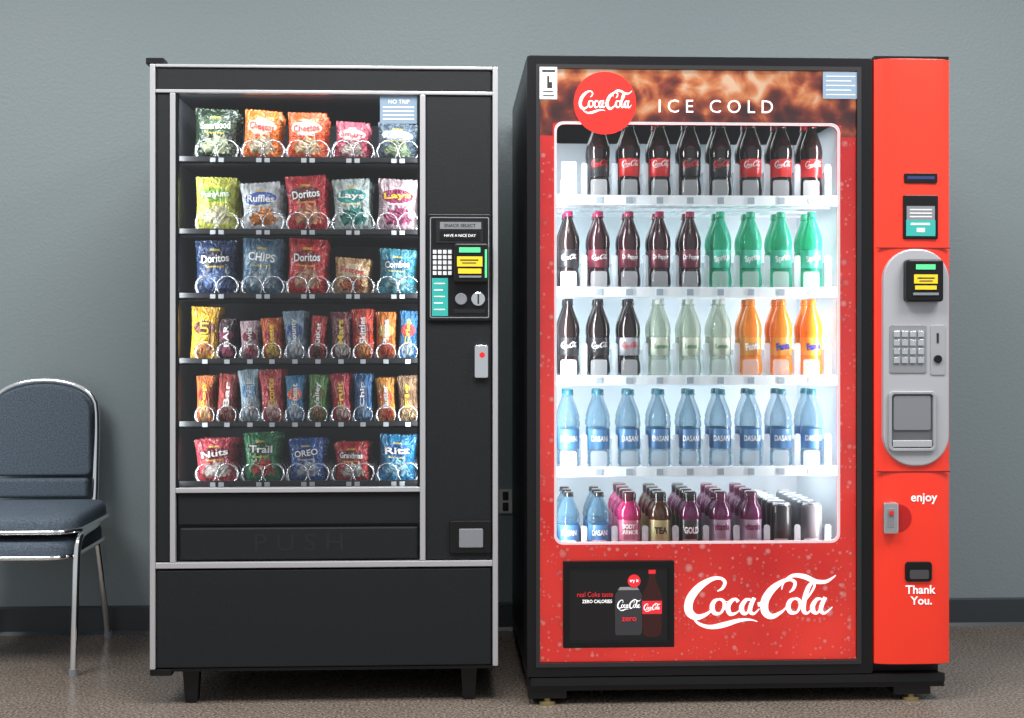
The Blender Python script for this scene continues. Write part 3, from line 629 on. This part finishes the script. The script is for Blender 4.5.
cap_r=pl('cap_red',(.5,.01,.01)); cap_k=pl('cap_black',(.012,.012,.012)); cap_m=pl('cap_maroon',(.30,.01,.06)); cap_g=pl('cap_green',(.03,.4,.22)); cap_w=pl('cap_white',(.6,.66,.6)); cap_o=pl('cap_orange',(.8,.22,.02)); cap_t=pl('cap_teal',(.02,.16,.22)); 
lab_r=pl('label_red',(.60,.015,.015),.4,.03); lab_k=pl('label_black',(.012,.012,.014),.4); lab_s=pl('label_silver',(.32,.34,.37),.35); lab_m=pl('label_maroon',(.14,.012,.03),.4); lab_g=pl('label_green',(.06,.50,.34),.4); lab_y=pl('label_pale',(.56,.62,.50),.4); lab_o=pl('label_orange',(.80,.32,.04),.4,.03); lab_b=pl('label_blue',(.05,.17,.36),.4)
pk=pl('pink_drink',(.40,.02,.12),.15); pur=pl('purple_drink',(.11,.015,.07),.15); amb=pl('amber_drink',(.06,.025,.012),.15)
BW=mat('bottle_print_white',(.85,.87,.88),.4); BRD=mat('bottle_print_red',(.65,.02,.02),.4,emit=.05); BGN=mat('bottle_print_green',(.03,.25,.08),.4)
FB=mat('print_royal_blue',(.03,.06,.4),.4)
R=.0335; HB=.228
groups={}
def grp(n):
    if n not in groups: groups[n]=empty(n,(X(700,.1),.1,tops[0]))
    return groups[n]
def lane_fill(row,col,kind,prof,mats,R_,h,deco=None,dmat=BW,dw=.05,dh=.018,dz=.39,depth=2,gap=.072,rot=0):
    c=X(lane[col],SY+.045); me=None; g=grp(kind)
    for d in range(depth):
        loc=(c,SY+.012+R_+gap*d,tops[row])
        me=lathe('%s_item_%d_%d_%d'%(kind,row+1,col+1,d+1),prof,R_,h,mats,g,loc,mesh=me)
    if deco is not None:
        rr=R_*.955+.0008; y0=SY+.012+R_
        fn=lambda u,v:(c+rr*math.sin(u/rr),y0-rr*math.cos(u/rr),tops[row]+h*dz+v)
        decal('%s_print_%d_%d'%(kind,row+1,col+1),deco,fn,dmat,g,width=dw,height=dh,rot=rot)
r1=[None,(cola,lab_k,cap_k),(cola,lab_r,cap_k),(cola,lab_r,cap_r),(cola,lab_k,cap_k),(cola,lab_k,cap_k),(cola,lab_r,cap_r),(cola,lab_r,cap_r),(cola,lab_r,cap_r)]
for c,ms in enumerate(r1):
    if ms is None: continue
    lane_fill(0,c,'soda_bottles',SODA,ms,R,HB,scriptgeo(),BRD if ms[1] is lab_k else BW,.054,.022,.43)
c=X(lane[0],.12)
boxes('lane_pusher',[(c-.022,c+.022,.10,.106,tops[0],tops[0]+.11),(c-.016,c+.016,.106,.16,tops[0],tops[0]+.02)],WHT,dm,bevel=.002)
for c in range(5): lane_fill(1,c,'soda_bottles',SODA,(dkr if c else cola,lab_m if c else lab_k,cap_m),R,HB,textgeo('Dr Pepper',.02) if c>1 else scriptgeo(),BW,.050,.018,.40)
for c in range(5,9): lane_fill(1,c,'soda_bottles',SODA,(grnb,lab_g,cap_g),R,HB,textgeo('Sprite',.03),BW,.048,.024,.39,rot=.2)
for c in range(3): lane_fill(2,c,'soda_bottles',SODA,(cola,lab_s if c==2 else lab_k,cap_k),R,HB,scriptgeo(),BRD if c==2 else BW,.052,.02,.40)
for c in range(3,6): lane_fill(2,c,'soda_bottles',SODA,(lem,lab_y,cap_w),R,HB,textgeo('Lemon',.02),BGN,.042,.014,.39)
for c in range(6,9): lane_fill(2,c,'soda_bottles',SODA,(orn,lab_o,cap_o),R,HB,textgeo('Fanta',.05),FB if c!=6 else BW,.044,.022,.39,rot=.15)
for c in range(9): lane_fill(3,c,'water_bottles',WATER,(wat,lab_b,cap_t),R,HB,textgeo('DASANI',.02),BW,.054,.017,.37)
hh=.185
for c in(0,1): lane_fill(4,c,'water_bottles',WATER,(wat,lab_b,cap_k),.034,hh,textgeo('DASANI',.02),BW,.05,.016,.37,depth=3,gap=.073)
lane_fill(4,2,'juice_bottles',SPORT,(pk,pl('label_pinkwhite',(.45,.12,.20),.4),pl('cap_wine',(.08,.01,.02))),.0365,hh,textgeo('BODY\nARMOR',.04),BW,.05,.03,.42,depth=4,gap=.076)
lane_fill(4,3,'juice_bottles',SPORT,(amb,pl('label_lime',(.36,.33,.14),.4),cap_k),.034,hh,textgeo('TEA',.04),DKT,.04,.02,.40,depth=4)
lane_fill(4,4,'juice_bottles',SPORT,(pur,lab_k,cap_k),.034,hh,textgeo('GOLD',.04),BW,.045,.02,.40,depth=4)
for c in(5,6): lane_fill(4,c,'juice_bottles',SPORT,(pur,pl('label_plum%d'%c,(.30,.22,.30),.4),pl('cap_plum%d'%c,(.10,.012,.05))),.034,hh,textgeo('vitamin',.04),mat('print_plum%d'%c,(.15,.01,.07),.4),.05,.02,.45,depth=4)
lid=mat('can_lid',(.45,.47,.50),.25,.8)
for c in(7,8): lane_fill(4,c,'drink_cans',CAN,(lid,lab_k if c==7 else mat('can_grey',(.16,.17,.19),.35),lid),.030,.150,textgeo('M',.08),mat('can_print%d'%c,(.15,.5,.08),.4) if c==7 else BRD,.03,.04,.55,depth=6,gap=.062)

# ================= CHAIR =================
CX=-1.41
ch=empty('stacking_chair',(CX,.62,0))
FAB=mat('blue_grey_fabric',(.085,.114,.148),.9,bump=.8,bscale=500,noise=.45,nscale=200)
FABD=mat('seat_shell_black',(.02,.02,.022),.5)
mir=lambda P:[(2*CX-x,y,z) for x,y,z in P]
right=[(-1.200,.895,.005),(-1.212,.845,.25),(-1.224,.815,.43),(-1.226,.83,.55),(-1.229,.855,.72),(-1.232,.862,.79)]
arch=[(CX+.178*math.cos(a),.862+.008*math.sin(a),.79+.108*math.sin(a)**.8) for a in [math.pi*i/16 for i in range(1,16)]]
path=cr(right,6)+arch+list(reversed(mir(cr(right,6))))
tubes('back_frame',[path],.0115,CHR,ch,res=5)
fl=[(-1.222,.80,.425),(-1.190,.72,.428),(-1.172,.60,.430),(-1.166,.47,.430),(-1.166,.410,.418),(-1.167,.388,.38),(-1.168,.375,.25),(-1.170,.358,.005)]
tubes('front_leg_frames',[cr(fl,6),mir(cr(fl,6))],.0115,CHR,ch,res=5)
def seat(name,z0,z1,x0,x1,y0,y1):
    pts=rrect(x0,y0,x1,y1,.07,8); n=len(pts); vs=[];fs=[]
    cxm=(x0+x1)/2; cym=(y0+y1)/2
    lay=[(.98,z0),(1.0,z0+.008),(1.0,z1-.022),(.985,z1-.008),(.95,z1),(.7,z1+.006),(.3,z1+.008)]
    for s,z in lay:
        for x,y in pts: vs.append((cxm+(x-cxm)*s,cym+(y-cym)*s,z-.02*max(0,(cym-y)/(y1-y0))**2*2 if z>z0+.01 else z))
    for j in range(len(lay)-1):
        for i in range(n): fs.append((j*n+i,j*n+(i+1)%n,(j+1)*n+(i+1)%n,(j+1)*n+i))
    fs.append(tuple(range(n-1,-1,-1))); t=(len(lay)-1)*n; fs.append(tuple(range(t,t+n)))
    mk(name,vs,fs,FAB,ch,smooth=True)
    tubes(name+'_rim',[[(x,y,z0+.002) for x,y in rrect(x0-.004,y0-.004,x1+.004,y1+.004,.074,8)]],.008,CHR,ch,cyclic=True)
seat('seat',.440,.492,CX-.235,CX+.235,.385,.83)
seat('lower_seat',.362,.420,CX-.225,CX+.225,.375,.81)
def archpad(name,hw,zb_,zt_,y0,y1,m,rr):
    pts=[(CX-hw+.01,zb_),(CX+hw-.01,zb_),(CX+hw,zb_+.012)]
    zc=zt_-rr
    for i in range(17):
        a=math.pi*i/16; pts.append((CX+hw*math.cos(a),zc+rr*math.sin(a)**.85))
    pts.append((CX-hw,zb_+.012))
    prism(name,pts,y0,y1,m,ch,bevel=.012,bseg=4)
archpad('backrest',.166,.572,.886,.825,.868,FAB,.10)
archpad('backrest_shell',.160,.575,.880,.866,.874,FABD,.10)
box('lower_backrest',CX-.165,CX+.165,.79,.825,.50,.566,FAB,ch,.012,4)
for k,(x,y) in enumerate(((-1.170,.358),(-1.200,.895),(2*CX+1.170,.358),(2*CX+1.2,.895))):
    vs=[];N=14
    for z,r_ in((0,.015),(.022,.014)):
        for i in range(N): vs.append((x+r_*math.cos(2*math.pi*i/N),y+r_*math.sin(2*math.pi*i/N),z))
    mk('foot_glide_%d'%(k+1),vs,[tuple(range(N-1,-1,-1)),tuple(range(N,2*N))]+[(i,(i+1)%N,(i+1)%N+N,i+N) for i in range(N)],GRY,ch)
tubes('rear_stretcher',[[(-1.222,.815,.40),(2*CX+1.222,.815,.40)]],.008,CHR,ch)

# ================= LIGHTS =================
def area(name,loc,target,sx,sy,power,col=(1,1,1),par=None):
    L=bpy.data.lights.new(name,'AREA'); L.shape='RECTANGLE'; L.size=sx; L.size_y=sy; L.energy=power; L.color=col
    o=bpy.data.objects.new(name,L); sc.collection.objects.link(o); o.location=loc
    d=Vector(target)-Vector(loc); o.rotation_euler=d.to_track_quat('-Z','Y').to_euler(); 
    return o
for k,x in enumerate((-2.2,0,2.2)):
    area('ceiling_light.%03d'%k,(x,-1.3,2.95),(x,-1.3,0),1.2,1.2,80,(1,.975,.95))
zc=(sz(94)+sz(487))/2; hz_=sz(94)-sz(487)
for nm,px,dx in(('lamp_left',173.5,1),('lamp_right',423,-1)):
    o=area('snack_cabinet_'+nm,(X(px),.030,zc),(X(px)+dx,.55,zc),.018,hz_*.98,2.9,(.90,.96,1))
    adopt(o,sn)
o=area('snack_cabinet_lamp_top',((X(173)+X(423))/2,.03,sz(96)),((X(173)+X(423))/2,.35,sz(96)-.5),.66,.02,1.6,(.90,.96,1)); adopt(o,sn)
zc=(cz(120)+cz(550))/2; hz_=cz(120)-cz(550)
for nm,px,dx in(('lamp_left',548,1),('lamp_right',850,-1)):
    o=area('drink_cabinet_'+nm,(X(px,YI),YF+.03,zc),(X(px,YI)+dx,.75,zc),.02,hz_,7.0,(.93,.975,1)); adopt(o,dm)
for k,z in enumerate([cz(114)]+[t-.025 for t in tops[:4]]):
    o=area('drink_shelf_lamp_%d'%(k+1),((xi0+xi1)/2,.30,z),((xi0+xi1)/2,.32,z-1),.8,.3,1.6,(.93,.975,1)); adopt(o,dm)
w=bpy.data.worlds.new('world'); sc.world=w; w.use_nodes=True; bg=w.node_tree.nodes['Background']; bg.inputs[0].default_value=(.90,.95,1,1); bg.inputs[1].default_value=.60
